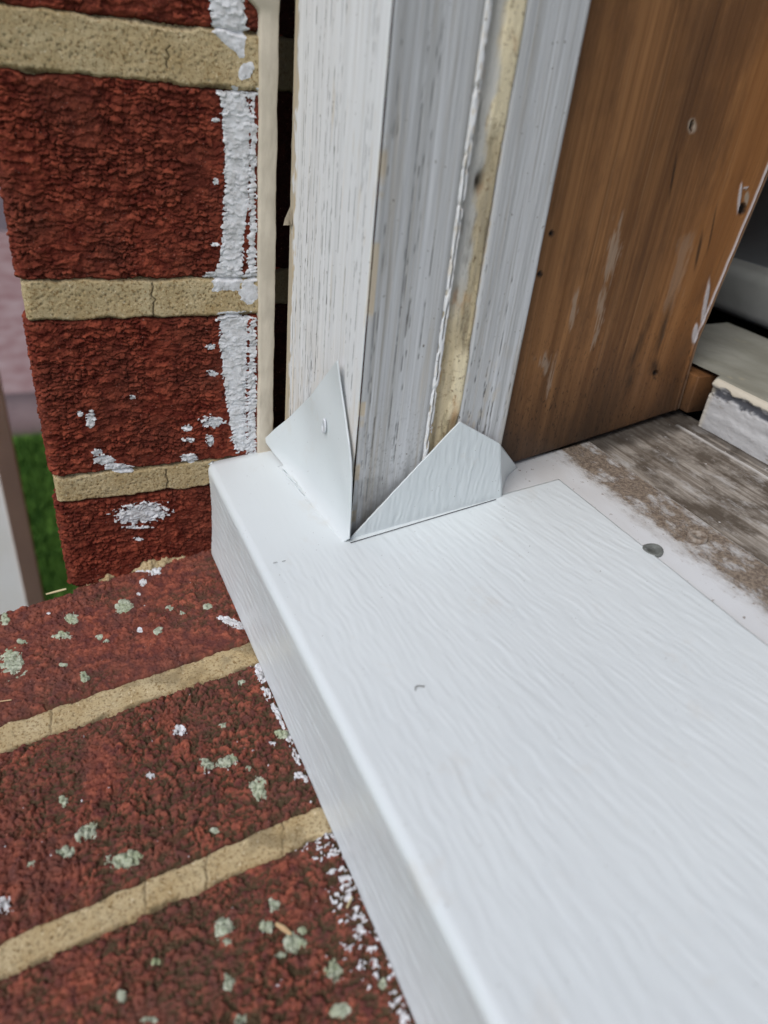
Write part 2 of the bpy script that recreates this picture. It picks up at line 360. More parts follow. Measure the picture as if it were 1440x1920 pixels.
for i, (z0, z1) in enumerate([(.1335, .1478), (.0640, .0765), (-.0045, .0065)]):
    P, h, rnd, cr, s, z = jamb_grid(z0, z1, 'mortar', 60 + i * 7, .35)
    u, v = proj(P); cu, v0, v1 = crk[i]
    ln = np.exp(-((u - cu - 5 * fbm(v / 12, v * 0, 5, 3)) / 1.6) ** 2) * (v > v0) * (v < v1)
    P = P - np.stack([ln * .0006, ln * 0, ln * 0], -1); cr = np.maximum(cr, ln * .9)
    o = grid('mortar_joint', P, M_mortar, wall, attrs={'grime_shade': np.clip(cr, 0, 1)}, skirt=(-.012, .004, 0)); JN.append((o, P, h, s, z))
# white paint left on the reveal: follows the peaks of the surface under it
def paint_field(u, v, s, z):
    n = fbm(s * 1000 / 2.2, z * 1000 / 2.2, 71, 5, .62)
    def strip(v0, v1, L, Rr, soft=7):
        l = np.interp(v, *zip(*L)); r = np.interp(v, *zip(*Rr)); return np.minimum(np.minimum((u - l) / soft, (r - u) / soft), np.minimum((v - v0) / soft, (v1 - v) / soft))
    f = strip(-60, 108, [(-60, 380), (0, 392), (60, 400), (108, 450)], [(-60, 470), (0, 458), (60, 462), (108, 458)])
    f = np.maximum(f, strip(168, 545, [(168, 408), (200, 415), (300, 421), (400, 420), (480, 412), (545, 398)], [(168, 452), (200, 468), (300, 470), (400, 463), (480, 456), (545, 450)]))
    f = np.maximum(f, strip(588, 845, [(588, 412), (650, 412), (700, 418), (760, 425), (845, 440)], [(588, 466), (700, 463), (845, 463)], 9))
    f = np.maximum(f, .12 + strip(170, 560, [(170, 466), (560, 462)], [(170, 484), (560, 480)], 12) - .35)
    f = np.maximum(f, strip(600, 850, [(600, 462), (850, 462)], [(600, 482), (850, 482)], 10) - .25)
    def blob(cx, cy, rx, ry, k=1.0, t=0):
        c, q = math.cos(t), math.sin(t); a = ((u - cx) * c + (v - cy) * q) / rx; b = (-(u - cx) * q + (v - cy) * c) / ry; return (1 - np.sqrt(a * a + b * b)) * 2.4 * k
    for B in [(462, 132, 20, 12, 1, -.9), (467, 549, 19, 21), (196, 862, 22, 9), (222, 876, 26, 8, 1, .15), (170, 786, 9, 16, .9), (150, 775, 6, 5), (354, 858, 16, 8), (350, 802, 10, 6), (394, 825, 8, 10), (352, 824, 12, 5, .8), (182, 846, 10, 6),
              (265, 962, 50, 19, 1.1, -.12), (258, 988, 26, 3, .8), (260, 1010, 8, 4), (405, 225, 8, 5), (404, 340, 6, 7), (402, 458, 10, 4), (398, 515, 16, 6), (248, 745, 5, 4), (400, 790, 22, 10, .6), (395, 650, 8, 6), (398, 700, 10, 6, .7)]:
        f = np.maximum(f, blob(*B))
    return f + .7 * n
from functools import reduce
def blur(h, k):
    for ax in (0, 1):
        c = np.cumsum(np.concatenate([np.repeat(h.take([0], ax), k + 1, ax), h, np.repeat(h.take([-1], ax), k, ax)], ax), ax)
        n = h.shape[ax]; h = (c.take(range(2 * k + 1, 2 * k + 1 + n), ax) - c.take(range(0, n), ax)) / (2 * k + 1)
    return h
for o, P, h, s, z in JN:
    u, v = proj(P); f = paint_field(u, v, s, z) + (h - blur(h, 5)) * 1.3 - .05
    t = np.clip(f * 1.4, -1, 1) * .10 + np.maximum(blur(h, 5) - h, 0) * .95 * np.clip(f, 0, 1); Q = P + np.stack([t * .001 + .00002 * (t > 0), 0 * t, 0 * t], -1)
    pieces('paint_smear', Q, M_dab, o, (f > -.35) & (s > .003))
core = box('wall_core', (-1.25, .010, -1.1), (-.010, .30, 2.2), M_wall, wall)
# mortar squeezed out along the foot of the reveal
yy = np.linspace(.006, .064, 220); tt = np.linspace(0, 1, 14); Yg, Tg = np.meshgrid(yy, tt)
rad = np.clip(.0011 + .0021 * fbm(Yg * 1000 / 5, Yg * 0, 81, 3) + .0020 * np.exp(-((Yg - .034) / .010) ** 2) - .0012 * np.exp(-((Yg - .020) / .0025) ** 2), 0, .01)
ang = Tg * math.pi / 2; rr = rad * (1 + .25 * fbm(Yg * 1000 / 1.4, Tg * 4, 83, 3))
P = np.stack([Yg * KJ - .0008 + rr * np.cos(ang), Yg, zrow(Yg) - .0010 + rr * 1.15 * np.sin(ang)], -1)
grid('mortar_joint', P, M_mortar, wall, attrs={'grime_shade': Yg * 0})

# ================================================================ BRICK SILL (row of bricks laid across)
row = thing('brick_sill', 'sloping sill of red bricks laid crosswise, spotted with lichen, below the white capped sill', 'brick sill', (.15, .02, -1.1))
def H_row(x, y, sd=0):
    a = x * 1000; b = y * 1000 ; wa = a + 1.8 * fbm(a / 4, b / 4, 101 + sd, 4, .6) + .5 * fbm(a / .8, b / .8, 105, 3, .6); wb = b + 2.4 * fbm(a / 4, b / 4, 103, 4, .6) + .5 * fbm(a / .8, b / .8, 106, 3, .6)
    f1, f2, r1, ox, oy = wor(wa / 1.6, wb / 2.6, 111); e = f2 - f1; st = sst(-.4, .3, fbm(a / 11, b / 11, 117, 3))
    h = 1.5 * r1 * np.clip(1 - f1 * .9, 0, 1) * (.5 + .7 * st) - .5 * ox - .8 * np.exp(-(e / .15) ** 2) * (.4 + .6 * st)
    g1, g2, r2, px, py = wor(wa / .75, wb / 1.0, 123); h = h + .65 * r2 * np.clip(1 - g1, 0, 1) - .18 * np.exp(-((g2 - g1) / .18) ** 2) + .12 * fbm(a / .7, b / .7, 127, 3) + .35 * fbm(a / 12, b / 9, 129, 3)
    return h * 1.0 - .6, np.clip(.6 * r1 + .4 * r2, 0, 1) ** 1.3
yv = np.arange(-.034, .064, .00034)
def row_pos(x, y, h):
    ed = np.clip((-.0300 - y) / .004, 0, 1); return np.stack([x, y, zrow(y) + h * .001 - .003 * ed ** 2], -1)
LICH = [(232, 1138, 17, 13), (134, 1160, 17, 10, .3), (116, 1191, 17, 9), (22, 1243, 22, 26, -.5), (8, 1161, 9, 12), (40, 1203, 10, 5), (294, 1183, 11, 7, -.5), (158, 1270, 9, 10), (187, 1194, 7, 5), (200, 1202, 7, 5), (120, 1247, 9, 4), (318, 1140, 8, 5), (390, 1138, 8, 6), (342, 1150, 5, 4),
        (108, 1268, 4, 5), (425, 1430, 20, 13, -.3), (388, 1434, 13, 12, .4), (484, 1480, 17, 21), (163, 1560, 23, 15, -.4), (124, 1598, 16, 12), (235, 1612, 34, 17, -.25), (58, 1622, 10, 8), (404, 1557, 10, 7), (419, 1361, 8, 6), (405, 1330, 7, 4), (529, 1378, 14, 9), (452, 1280, 7, 6), (119, 1503, 8, 11, -.6), (102, 1524, 5, 5), (50, 1480, 6, 5), (465, 1442, 8, 6), (502, 1450, 8, 4), (284, 1562, 5, 6),
        (512, 1697, 12, 13), (420, 1741, 18, 20, .5), (425, 1765, 10, 8), (500, 1738, 14, 12), (552, 1767, 20, 20, -.4), (526, 1793, 12, 8), (292, 1803, 8, 8), (626, 1820, 14, 20), (430, 1842, 12, 16), (638, 1893, 20, 14, -.3), (228, 1870, 9, 14), (278, 1912, 18, 7), (452, 1912, 12, 12), (382, 1771, 5, 5), (610, 1775, 5, 6), (718, 1845, 11, 11), (565, 1745, 9, 12)]
SPOT = [(338, 1371, 13, 10), (282, 1455, 9, 7), (10, 1697, 12, 16), (155, 1381, 4, 3), (380, 1682, 3, 3), (266, 1066, 16, 7), (290, 1070, 12, 12), (268, 1092, 7, 7), (260, 1114, 5, 4), (436, 1168, 24, 8, .35), (418, 1158, 12, 4), (488, 1262, 9, 22, -.3), (262, 1182, 6, 6), (92, 1150, 5, 3), (150, 1501, 5, 3), (608, 1548, 10, 12), (618, 1562, 16, 10), (510, 1395, 7, 5), (560, 1455, 10, 8), (440, 1719, 3, 3), (475, 1407, 4, 3)]
def blobs(u, v, LST, k=2.2):
    f = np.full(u.shape, -9.)
    for B in LST:
        cx, cy, rx, ry = B[:4]; t = B[4] if len(B) > 4 else 0
        c, q = math.cos(t), math.sin(t); a = ((u - cx) * c + (v - cy) * q) / rx; b = (-(u - cx) * q + (v - cy) * c) / ry; f = np.maximum(f, (1 - np.sqrt(a * a + b * b)) * k)
    return f
def islands(mask_pts_u, mask_pts_v, LST):
    """index of the nearest blob for every vertex, so each patch becomes an object of its own"""
    best = np.full(mask_pts_u.shape, 1e9); idn = np.zeros(mask_pts_u.shape, int)
    for k, B in enumerate(LST):
        d = np.hypot((mask_pts_u - B[0]) / B[2], (mask_pts_v - B[1]) / B[3]); m = d < best; best = np.where(m, d, best); idn = np.where(m, k, idn)
    return idn
rowb = [(.0004, .0606, .0000), (.0717, .1325, .0000), (.1412, .2010, 0), (.2110, .2700, 0)]
for i, (x0, x1, _) in enumerate(rowb):
    dd = .00034 if i < 3 else .0008
    xx = np.arange(x0 - .0012, x1 + .0012, dd); x, y = np.meshgrid(xx, yv); a = x * 1000; b = y * 1000
    h, rnd = H_row(x, y); h = h * (.75, 1.2, 1.2, 1.2)[i]; d = np.minimum(x - x0 - .0007 * fbm(b / 6, a * 0 + i, 131, 4), x1 - x - .0007 * fbm(b / 6, a * 0 + i + 9, 133, 4)) * 1000
    h0 = h.copy(); h = h - 2.4 * (1 - sst(-.8, 1.4, d))
    if i == 0: h = h - 3 * (1 - sst(-.5, 4.0, (x - x0) * 1000)) * (y < .001)
    hd = h0 - blur(h0, 10); moss_shade = sst(.12, -.22, hd) * sst(-.45, .25, fbm(a / 14, b / 14, 141, 3) + .010 * (b - 20) + .3 * (i > 0) - .25 * (i == 0)); moss_shade = np.maximum(moss_shade * (.6, .95, .95, .95)[i], .4 * (1 - sst(0, 1, d)))
    P = row_pos(x, y, h); o = grid('brick', P, M_brick2, row, attrs={'rnd': rnd, 'grime_shade': np.clip(moss_shade, 0, .9)}, skirt=(0, 0, -.014), flip=False)
    u, v = proj(P); n = fbm(a / 1.4, b / 1.4, 151, 4, .65); hb = blur(h, 4)
    fl = blobs(u, v, LICH) + 1.7 * n - .05; idn = islands(u, v, LICH)
    f1, f2, r, _, _ = wor(a / .8 + n, b / .8, 157)
    t = np.clip(fl * 1.5, -1, 1); lump = .35 + .6 * np.clip(1 - 1.3 * f1, 0, 1) + .25 * n
    Q = P + 0; Q[..., 2] += np.where(t > 0, t * lump, t * .8) * .001 * .62
    for k in np.unique(idn[(fl > 0)]):
        mk = (fl > -.55) & (idn == k)
        if mk.sum() > 40: grid('lichen_patch', Q, M_lichen, o, mask=mk)
    fs = blobs(u, v, SPOT) + .7 * n + (h - hb) * .7
    if i >= 1:
        edge = (u - (600 + (v - 1510) * (770 - 600) / (1890 - 1510.))) if i == 2 else u * 0 - 200
        reg = 1 - np.abs(edge + 22) / 34.; fs = np.maximum(fs, np.where(v > 1530, 1.0 * reg, -9) + 2.2 * fbm(a / 2.2, b / 1.8, 161, 4, .6) - .85 + (h - hb) * 1.8)
        reg = 1 - np.abs(u - np.interp(v, [1250, 1470], [490, 590]) + 10) / 16.; fs = np.maximum(fs, np.where((v > 1250) & (v < 1480), reg, -9) + 1.3 * fbm(a / 2.2, b / 1.6, 163, 4, .6) - .9)
    spr = 1.5 * fbm(a / .9, b / .9, 171, 2) - 1.42 + (h - hb) * .6; fs = np.maximum(fs, spr)
    t = np.clip(fs * 1.5, -1, 1) * .14; Q = P + 0; Q[..., 2] += t * .001
    pieces('paint_spot', Q, M_dab, o, (fs > -.3) & (y > -.030), 10)
for i, (x0, x1) in enumerate([(.0606, .0717), (.1325, .1412), (.2010, .2110)]):
    xx = np.arange(x0 - .0012, x1 + .0012, .0003 if i < 2 else .001); x, y = np.meshgrid(xx, yv); a = x * 1000; b = y * 1000
    h, pit = H_mortar(a, b, 181 + i * 5); d = np.minimum(x - x0 - .0010 * fbm(b / 4, a * 0 + i, 191, 5, .65), x1 - x - .0010 * fbm(b / 5, a * 0 + i + 9, 193, 4)) * 1000
    h = h - .15 - 2.0 * (1 - sst(-1., .9, d)); g = np.maximum(pit * .5, .7 * (1 - sst(-.1, .7, d)) * sst(-.2, .3, fbm(a / 4, b / 4, 19, 3)))
    P = row_pos(x, y, h); u, v = proj(P)
    for cu, vv in ((387, 1620), (272, 1700), (530, 1560), (95, 1330)):
        ln = np.exp(-((u - cu - 4 * fbm(v / 10, v * 0, 7, 3)) / 1.7) ** 2) * (np.abs(v - vv) < 60); P[..., 2] -= ln * .0005; g = np.maximum(g, ln * .7)
    g = np.maximum(g, .45 * sst(.1, .5, fbm(a / 9, b / 9, 199, 4) + .012 * (b - 30)))
    grid('mortar_joint', P, M_mortar, row, attrs={'grime_shade': np.clip(g, 0, .9)}, skirt=(0, 0, -.012))
box('sill_core', (-.008, .004, -1.1), (.95, .25, -.062), M_wall, row)
# wall carrying on beyond the frame
box('wall_core', (.272, -.03, -1.1), (.95, .0535, -.047), M_wall, row)

# ================================================================ SEALANT BEAD beside the brick
bead = thing('sealant_bead', 'beige sealant bead running up the brick edge beside the dark gap', 'sealant', (.003, .078, .005))
zz = np.concatenate([np.arange(.004, .20, .0006), np.arange(.2, .6, .01)]); prof = np.linspace(0, 1, 26); T_, Z_ = np.meshgrid(prof, zz)
yl = .0756 + .00035 * fbm(Z_ * 1000 / 14, Z_ * 0, 201, 3) - .0052 * np.exp(-((Z_ - .1605) / .0052) ** 4); yr = .0819 + .0004 * fbm(Z_ * 1000 / 10, Z_ * 0, 205, 4) + .0002 * np.exp(-((Z_ - .160) / .006) ** 2)
th = np.clip(np.minimum(T_, 1 - T_) / .10, 0, 1); hh = .0026 * np.sqrt(1 - (1 - th) ** 2) + .0004 * np.sin(T_ * math.pi) + .00018 * fbm(Z_ * 1000 / 6, T_ * 3, 207, 4) + .0012 * np.exp(-((Z_ - .1605) / .0055) ** 4)
Y_ = yl + (yr - yl) * T_; P = np.stack([KJ * Y_ - .0010 + hh, Y_, Z_], -1)
grid('bead', P, M_bead, bead, skirt=(-.004, 0, 0), flip=False)

# ================================================================ WINDOW CASING
cas = thing('window_casing', 'white painted wooden window casing post, cracked and weathered, grey on its right side', 'window trim', (.036, .11, .0))
zc = np.concatenate([np.arange(-.002, .185, .0005), np.arange(.185, .62, .004)])
def sweep(name, pts, mat, heights, ds=.00035, parent=cas, zlow=None):
    """sweeps a plan path up the post and roughens it; heights(s,z,x,y)->h mm, attrs"""
    pts = np.array(pts, float); seg = np.hypot(*np.diff(pts, axis=0).T); cs = np.concatenate([[0], np.cumsum(seg)]); sN = np.arange(0, cs[-1], ds)
    x = np.interp(sN, cs, pts[:, 0]); y = np.interp(sN, cs, pts[:, 1])
    k = 3; xs = np.convolve(np.pad(x, k, mode='edge'), np.ones(2 * k + 1) / (2 * k + 1), 'valid'); ys = np.convolve(np.pad(y, k, mode='edge'), np.ones(2 * k + 1) / (2 * k + 1), 'valid')
    tx = np.gradient(xs); ty = np.gradient(ys); l = np.hypot(tx, ty); nx = ty / l; ny = -tx / l
    Sg, Zg = np.meshgrid(sN, zc); X = np.broadcast_to(xs, Sg.shape); Y = np.broadcast_to(ys, Sg.shape)
    h, dx, at = heights(Sg, Zg, X, Y); P = np.stack([X + nx * h * .001 + dx, Y + ny * h * .001, Zg], -1)
    return grid(name, P, mat, parent, attrs=at)
def streak(c, z, seed, kx=.5, kz=22): return fbm(c * 1000 / kx, z * 1000 / kz, seed, 4, .6)
def cas_h(s, z, x, y):
    f1m = (y < .0872); c = np.where(f1m, x, y)
    h = .10 * streak(c, z, 211, .9, 30) + .05 * streak(c, z, 213, .35, 12) + .12 * fbm(c * 1000 / 12, z * 1000 / 60, 215, 2)
    dark = np.zeros_like(h)
    def crack(pos, wid, dep, z0, z1, amp=.4, gate=-.1, seed=0):
        nonlocal h, dark
        cc = pos + amp * .001 * fbm(z * 1000 / 14, z * 0 + seed, 221 + seed, 4); gt = sst(gate - .1, gate + .1, fbm(z * 1000 / 7, z * 0, 223 + seed, 3)) * (z > z0) * (z < z1)
        k = np.exp(-((c - cc) / (wid * .001)) ** 2) * gt; h = h - dep * k; dark = np.maximum(dark, np.clip(k * 1.2, 0, 1))
    m1 = f1m & (x > .0025)
    H0, D0 = h, dark
    h = h.copy(); dark = dark.copy()
    crack(.0408, .16, .6, .055, .4, .9, -.25, 1)
    for j in range(26):
        r = random.Random(j); crack(r.uniform(.006, .066), .10, .25, r.uniform(-.02, .10), r.uniform(.06, .2), .8, r.uniform(-.4, -.05), 3 + j)
    for j in range(14):
        r = random.Random(100 + j); crack(r.uniform(.006, .030), .11, .3, 0, r.uniform(.04, .09), .9, -.3, 43 + j)
    h = np.where(m1, h, H0); dark = np.where(m1, dark, D0); h1, d1 = h, dark
    h = H0.copy(); dark = D0.copy()
    for j in range(16):
        r = random.Random(200 + j); crack(r.uniform(.089, .110), .09, .22, r.uniform(-.02, .12), r.uniform(.05, .19), .5, r.uniform(-.25, .1), 63 + j)
    m2 = (~f1m) & (x > .05); h = np.where(m2, h, h1); dark = np.where(m2, dark * .7, d1)
    # shallow moulded hollow on the side face and a little bead at its edge
    h = h - np.where(m2, .5 * np.sin(np.clip((y - .088) / .022, 0, 1) * math.pi), 0)
    bare = np.zeros_like(h)
    bare = np.maximum(bare, np.where(f1m, sst(.0016, -.0002, x - .0068 - .0050 * fbm(z * 1000 / 9, x * 200, 231, 5, .6)), 0))
    bare = np.maximum(bare, np.where(f1m, .38 * sst(.085, .03, z) * sst(-.35, .3, fbm(x * 1000 / 5, z * 1000 / 16, 239, 5, .6)), 0))
    bare = np.maximum(bare, np.where(f1m, .5 * sst(.32, .6, streak(x, z, 233, 1.6, 22) + .55 * sst(.08, .01, z) * sst(.05, .0, x) - .05), 0))
    bare = np.maximum(bare, np.where((x > .0695) & (y < .0885), .8 * sst(.1, .3, fbm(z * 1000 / 9, z * 0, 235, 4)), 0))
    bare = np.maximum(bare, np.where(m2, .35 * sst(.2, .6, streak(y, z, 237, 2.4, 60)), 0))
    h = h - .18 * bare; edge = sst(.003, .0018, x) * f1m; dx = .0017 * fbm(z * 1000 / 6, z * 0 + 2, 241, 4) * edge
    low = m2 * sst(.040, .010, z + .006 * fbm(y * 1000 / 2, z * 1000 / 3, 243, 5, .65)); dark = np.maximum(dark, low * .7); dark = np.maximum(dark, m2 * .45 * sst(.3, .5, fbm(y * 1000 / .5, z * 1000 / .7, 244, 3)) * sst(.07, .02, z))  # grime plus the hollow's shadow, both put into the colour
    return h, dx, {'bare': bare, 'dark': dark}
# one board, two painted faces: the broad one to the street, the narrow one to the opening
def split_cas():
    corner = (.0706, .0864)
    sweep('front_face', [(.0024, .100), (.0020, .0868), (.0024, .0864), (.0700, .0864), (.0705, .0868)], M_face, cas_h)
    sweep('side_face', [(.0705, .0867), (.0706, .0872), (.0706, .1110), (.0698, .1116), (.066, .1118)], M_grey, cas_h)
split_cas()
pc = [onY(545, 385, .0860), onY(534, 410, .0838), onY(531, 423, .0846), onY(541, 421, .0850), onY(549, 402, .0858)]
pk = raw('paint_chip', pc + [p + np.array([0, .0012, 0]) for p in pc], [(0, 1, 2, 3), (0, 3, 4, 4)][:1] + [(5, 6, 7, 8)], M_dirty, cas, False)
def put_h(s, z, x, y):
    h = .25 * fbm(y * 1000 / 3, z * 1000 / 14, 251, 4) + .5 * fbm(y * 1000 / 6, z * 1000 / 30, 253, 3)
    pale = np.maximum(sst(.128, .135, z + .003 * fbm(z * 1000 / 6, y * 1000 / 3, 255, 3)) * sst(.1165, .1175, y), sst(.0745, .069, z) * sst(.1175, .1190, y + .0010 * fbm(z * 1000 / 5, y * 300, 257, 3)) * sst(.046, .052, z))
    wht = sst(.1140, .1130, y + .0006 * fbm(z * 1000 / 4, z * 0, 259, 4)) * sst(.06, .08, z)
    rust = .8 * np.exp(-(((y - .1205) / .0014) ** 2 + ((z - .050) / .004) ** 2)) + .5 * sst(.3, .6, fbm(y * 1000 / 3, z * 1000 / 8, 261, 4))
    cy = .1122 + .0006 * fbm(z * 1000 / 9, z * 0, 263, 4) - .0010 * sst(.055, .03, z); k = np.exp(-((y - cy) / .00022) ** 2) * sst(.14, .115, z); k2 = np.exp(-(((y - .1172) / .0011) ** 2 + ((z - .1195) / .0026) ** 2))
    h = h + .5 * pale - 1.0 * k - 2.0 * k2 + .5 * np.exp(-((y - .1118) / .0007) ** 2) - .8 * np.exp(-((y - .1150) / .0016) ** 2)
    return h, 0 * h, {'pale': np.clip(pale + 0 * wht, 0, 1), 'rust': np.clip(rust, 0, 1) * .7, 'dark': np.clip(np.maximum(np.maximum(k, k2), .45 * sst(.05, .5, fbm(y * 1000 / 1.5, z * 1000 / 9, 267, 5, .65)) * (1 - pale)), 0, 1), 'bare': np.clip(sst(.1180, .1158, y + .0022 * fbm(z * 1000 / 9, y * 400, 265, 5, .6)) * sst(.075, .10, z), 0, .9)}
sweep('putty_strip', [(.0680, .1112), (.0704, .1116), (.0703, .1222), (.0680, .1226)], M_putty, put_h, .0003)
def ridge_h(s, z, x, y):
    h = .3 * fbm(z * 1000 / 3, s * 1500, 271, 4) + .25 * fbm(z * 1000 / 12, s * 500, 273, 3)
    gap = .5 * sst(-.2, -.45, fbm(z * 1000 / 3, s * 300, 275, 4)); fade = sst(.012, .03, z)
    cs = .0017 + .0005 * fbm(z * 1000 / 5, z * 0, 279, 5, .6); k = np.exp(-((s - cs) / .00022) ** 2) * sst(.135, .12, z) * sst(-.45, -.25, fbm(z * 1000 / 9, z * 0, 280, 2)); h = h - .9 * k
    return h - 1.0 * gap - 1.2 * (1 - fade), 0 * h, {'bare': .6 * sst(.0, .4, fbm(z * 1000 / 2, s * 2000, 277, 4)), 'dark': np.clip(k * 1.3, 0, 1)}
sweep('paint_ridge', [(.0700, .1108), (.0709, .1112), (.0711, .1119), (.0709, .1127), (.0697, .1133)], M_face, ridge_h, .0002)
def stop_h(s, z, x, y):
    m2 = x > .069; c = np.where(m2, y, x); h = .11 * streak(c, z, 281, .8, 26) + .06 * streak(c, z, 283, .3, 8); dark = h * 0
    for j in range(16):
        r = random.Random(300 + j); p = r.uniform(.1235, .141); cc = p + .0007 * fbm(z * 1000 / 9, z * 0 + j, 285, 4)
        k = np.exp(-((y - cc) / .00010) ** 2) * sst(.05, .2, fbm(z * 1000 / 7, z * 0, 287 + j, 3)) * (z < r.uniform(.03, .1)) * m2; h = h - .25 * k; dark = np.maximum(dark, k * .8)
    bare = .7 * sst(.1385, .1425, y + .0015 * fbm(z * 1000 / 5, z * 0, 289, 4)) * sst(.085, .07, z) * m2; bare = np.maximum(bare, .4 * sst(.25, .5, fbm(y * 1000 / 3, z * 1000 / 7, 291, 4)) * sst(.09, .04, z))
    chip = sst(.1228, .1222, y + .0004 * fbm(z * 1000 / 3, z * 0, 293, 4)); bare = np.maximum(bare, chip * .9)
    return h, 0 * h, {'bare': bare, 'dark': dark}
sweep('stop_moulding', [(.0690, .1224), (.0704, .1226), (.0706, .1230), (.0706, .1418), (.0703, .1422), (.055, .1424)], M_grey, stop_h)
# ================================================================ BROWN JAMB BOARD
jb = thing('jamb_board', 'brown varnished wooden jamb board with dark water stains beside the grey casing', 'window jamb', (.053, .2, .02))
zb = np.concatenate([np.arange(.0, .19, .0006), np.arange(.19, .62, .006)]); yb = np.arange(.138, .2560, .0005); Yb, Zb = np.meshgrid(yb, zb)
zbot = ztop(Yb) + .0010; Zq = np.maximum(Zb, 0) ; Zq = zbot + Zb
Ysh = Yb + (np.interp(Zq, [.03, .048, .060, .122, .2], [.2474, .2462, .2455, .2530, .262]) - .2498) * sst(.20, .25, Yb)
u, v = proj(np.stack([.0566 - .0793 * (Yb - .1426), Ysh, Zq], -1))
a = Yb * 1000; b = Zq * 1000; n = fbm(a / 3, b / 9, 301, 5, .6)
h = .10 * streak(Yb, Zq, 303, .8, 30) + .15 * fbm(a / 14, b / 60, 305, 2)
def bl(L, k=2.0): return blobs(u, v, L, k)
scuff = np.clip(bl([(1127, 570, 9, 42, .15), (1115, 635, 9, 28, .2), (1075, 590, 6, 50, .2), (1020, 680, 16, 16), (1035, 700, 6, 32, .25), (1150, 480, 12, 60, .2)], 1.1) + 1.0 * n + 1.1 * streak(Yb, Zq, 307, .6, 9) - .1, 0, .6)
scuff = np.maximum(scuff, np.clip(.45 * bl([(1270, 520, 16, 90, .25)], 1.3) + .5 * n, 0, .3))
dark = np.clip(bl([(1228, 690, 14, 24), (1180, 715, 12, 40, .35), (1200, 640, 9, 90, .35), (1245, 610, 7, 80, .3)], .8) + .5 * n, 0, .7)
dark = np.maximum(dark, np.clip(bl([(1034, 438, 6, 7), (1013, 514, 6, 7), (1297, 236, 4, 13, .1), (1392, 392, 9, 14, .2), (1229, 700, 6, 7)], 3) + .2 * n, 0, 1))
dark = np.maximum(dark, .75 * np.clip(bl([(1335, 430, 2.2, 60, .2), (1310, 470, 4, 50, .2), (1262, 330, 3, 60, .17)], 1.6), 0, 1))
wht = np.clip(bl([(1386, 372, 3.2, 34, .13), (1322, 570, 4.5, 52, .17), (1303, 625, 5, 22, .17), (1398, 352, 6, 3)], 4) + .8 * n, 0, 1) * .9
pale = np.clip(bl([(1297, 236, 9, 17, .1), (1400, 372, 5, 16, .15)], 3) + .8 * n, 0, 1)
h = h - 1.2 * (dark > .8) * dark + .4 * wht
edge = sst(.2498, .2506, Yb)                      # cream paint ridge, then the dirty inner arris falling back
xb_ = .0566 - .0793 * (Yb - .1426) + h * .001 - .004 * sst(.2515, .256, Yb) ** 2 + .0006 * np.exp(-((Yb - .2503 - .0005 * fbm(Zq * 80, Zq * 0, 311, 3)) / .0005) ** 2)
mat = M_board
# extra attribute 'pale' handled through 'scuff' and 'white'
cream = np.exp(-((Yb - .2500 - .0006 * fbm(Zq * 80, Zq * 0, 311, 3)) / .00055) ** 2) * sst(.055, .072, Zq)
wht = np.maximum(wht, cream * .95); scuff = np.maximum(np.maximum(scuff, pale * (dark < .5)), .35 * sst(.2512, .2520, Yb))
Ysh = Yb + (np.interp(Zq, [.03, .048, .060, .122, .2], [.2474, .2462, .2455, .2530, .262]) - .2498) * sst(.20, .25, Yb)
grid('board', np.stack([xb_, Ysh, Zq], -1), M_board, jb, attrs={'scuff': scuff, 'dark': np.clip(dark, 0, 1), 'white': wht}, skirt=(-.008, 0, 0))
M_block = simple('orange_wood', (.28, .085, .025), .6, (.17, .055, .02), 120, .0001, 500)
M_greyboard = simple('grey_block_end', (.11, .085, .06), .8, (.2, .16, .12), 200, .0001, 500)
blk = box('corner_block', (.030, .2512, ztop(.25) + .0008), (.0515, .264, .0455), M_board, jb, .0006)
# ================================================================ OLD WOODEN SILL
old = thing('wooden_sill', 'weathered grey bare wooden sill behind the dirty white metal strip', 'window sill', (.3, .22, .0))
xs_ = np.concatenate([np.arange(.03, .20, .0007), np.arange(.2, .92, .01)]); ys_ = np.arange(.088, .2560, .0006); X_, Y_ = np.meshgrid(xs_, ys_)
n = fbm(X_ * 1000 / 25, Y_ * 1000 / 1.2, 321, 5, .6); h = .12 * n + .2 * fbm(X_ * 1000 / 40, Y_ * 1000 / 8, 323, 3)
gl = np.exp(-((Y_ - .2432 - .0003 * fbm(X_ * 60, X_ * 0, 325, 3)) / .0008) ** 2) * (X_ > .055); h = h + .5 * gl - .9 * sst(.2440, .2446, Y_)
dk = np.maximum(sst(.064, .056, X_ + .004 * n) * .75, .8 * np.exp(-((Y_ - .2525) / .0022) ** 2)); dk = np.maximum(dk, .6 * sst(.2443, .2448, Y_) * sst(.1, .5, .4 + n))
P = np.stack([X_, Y_, ztop(Y_) - .0016 + h * .001], -1)
grid('sill_board', P, M_oldsill, old, attrs={'white': gl * .9 * sst(-.5, .0, n), 'dark': np.clip(dk, 0, 1)}, skirt=(0, 0, -.02), flip=False)
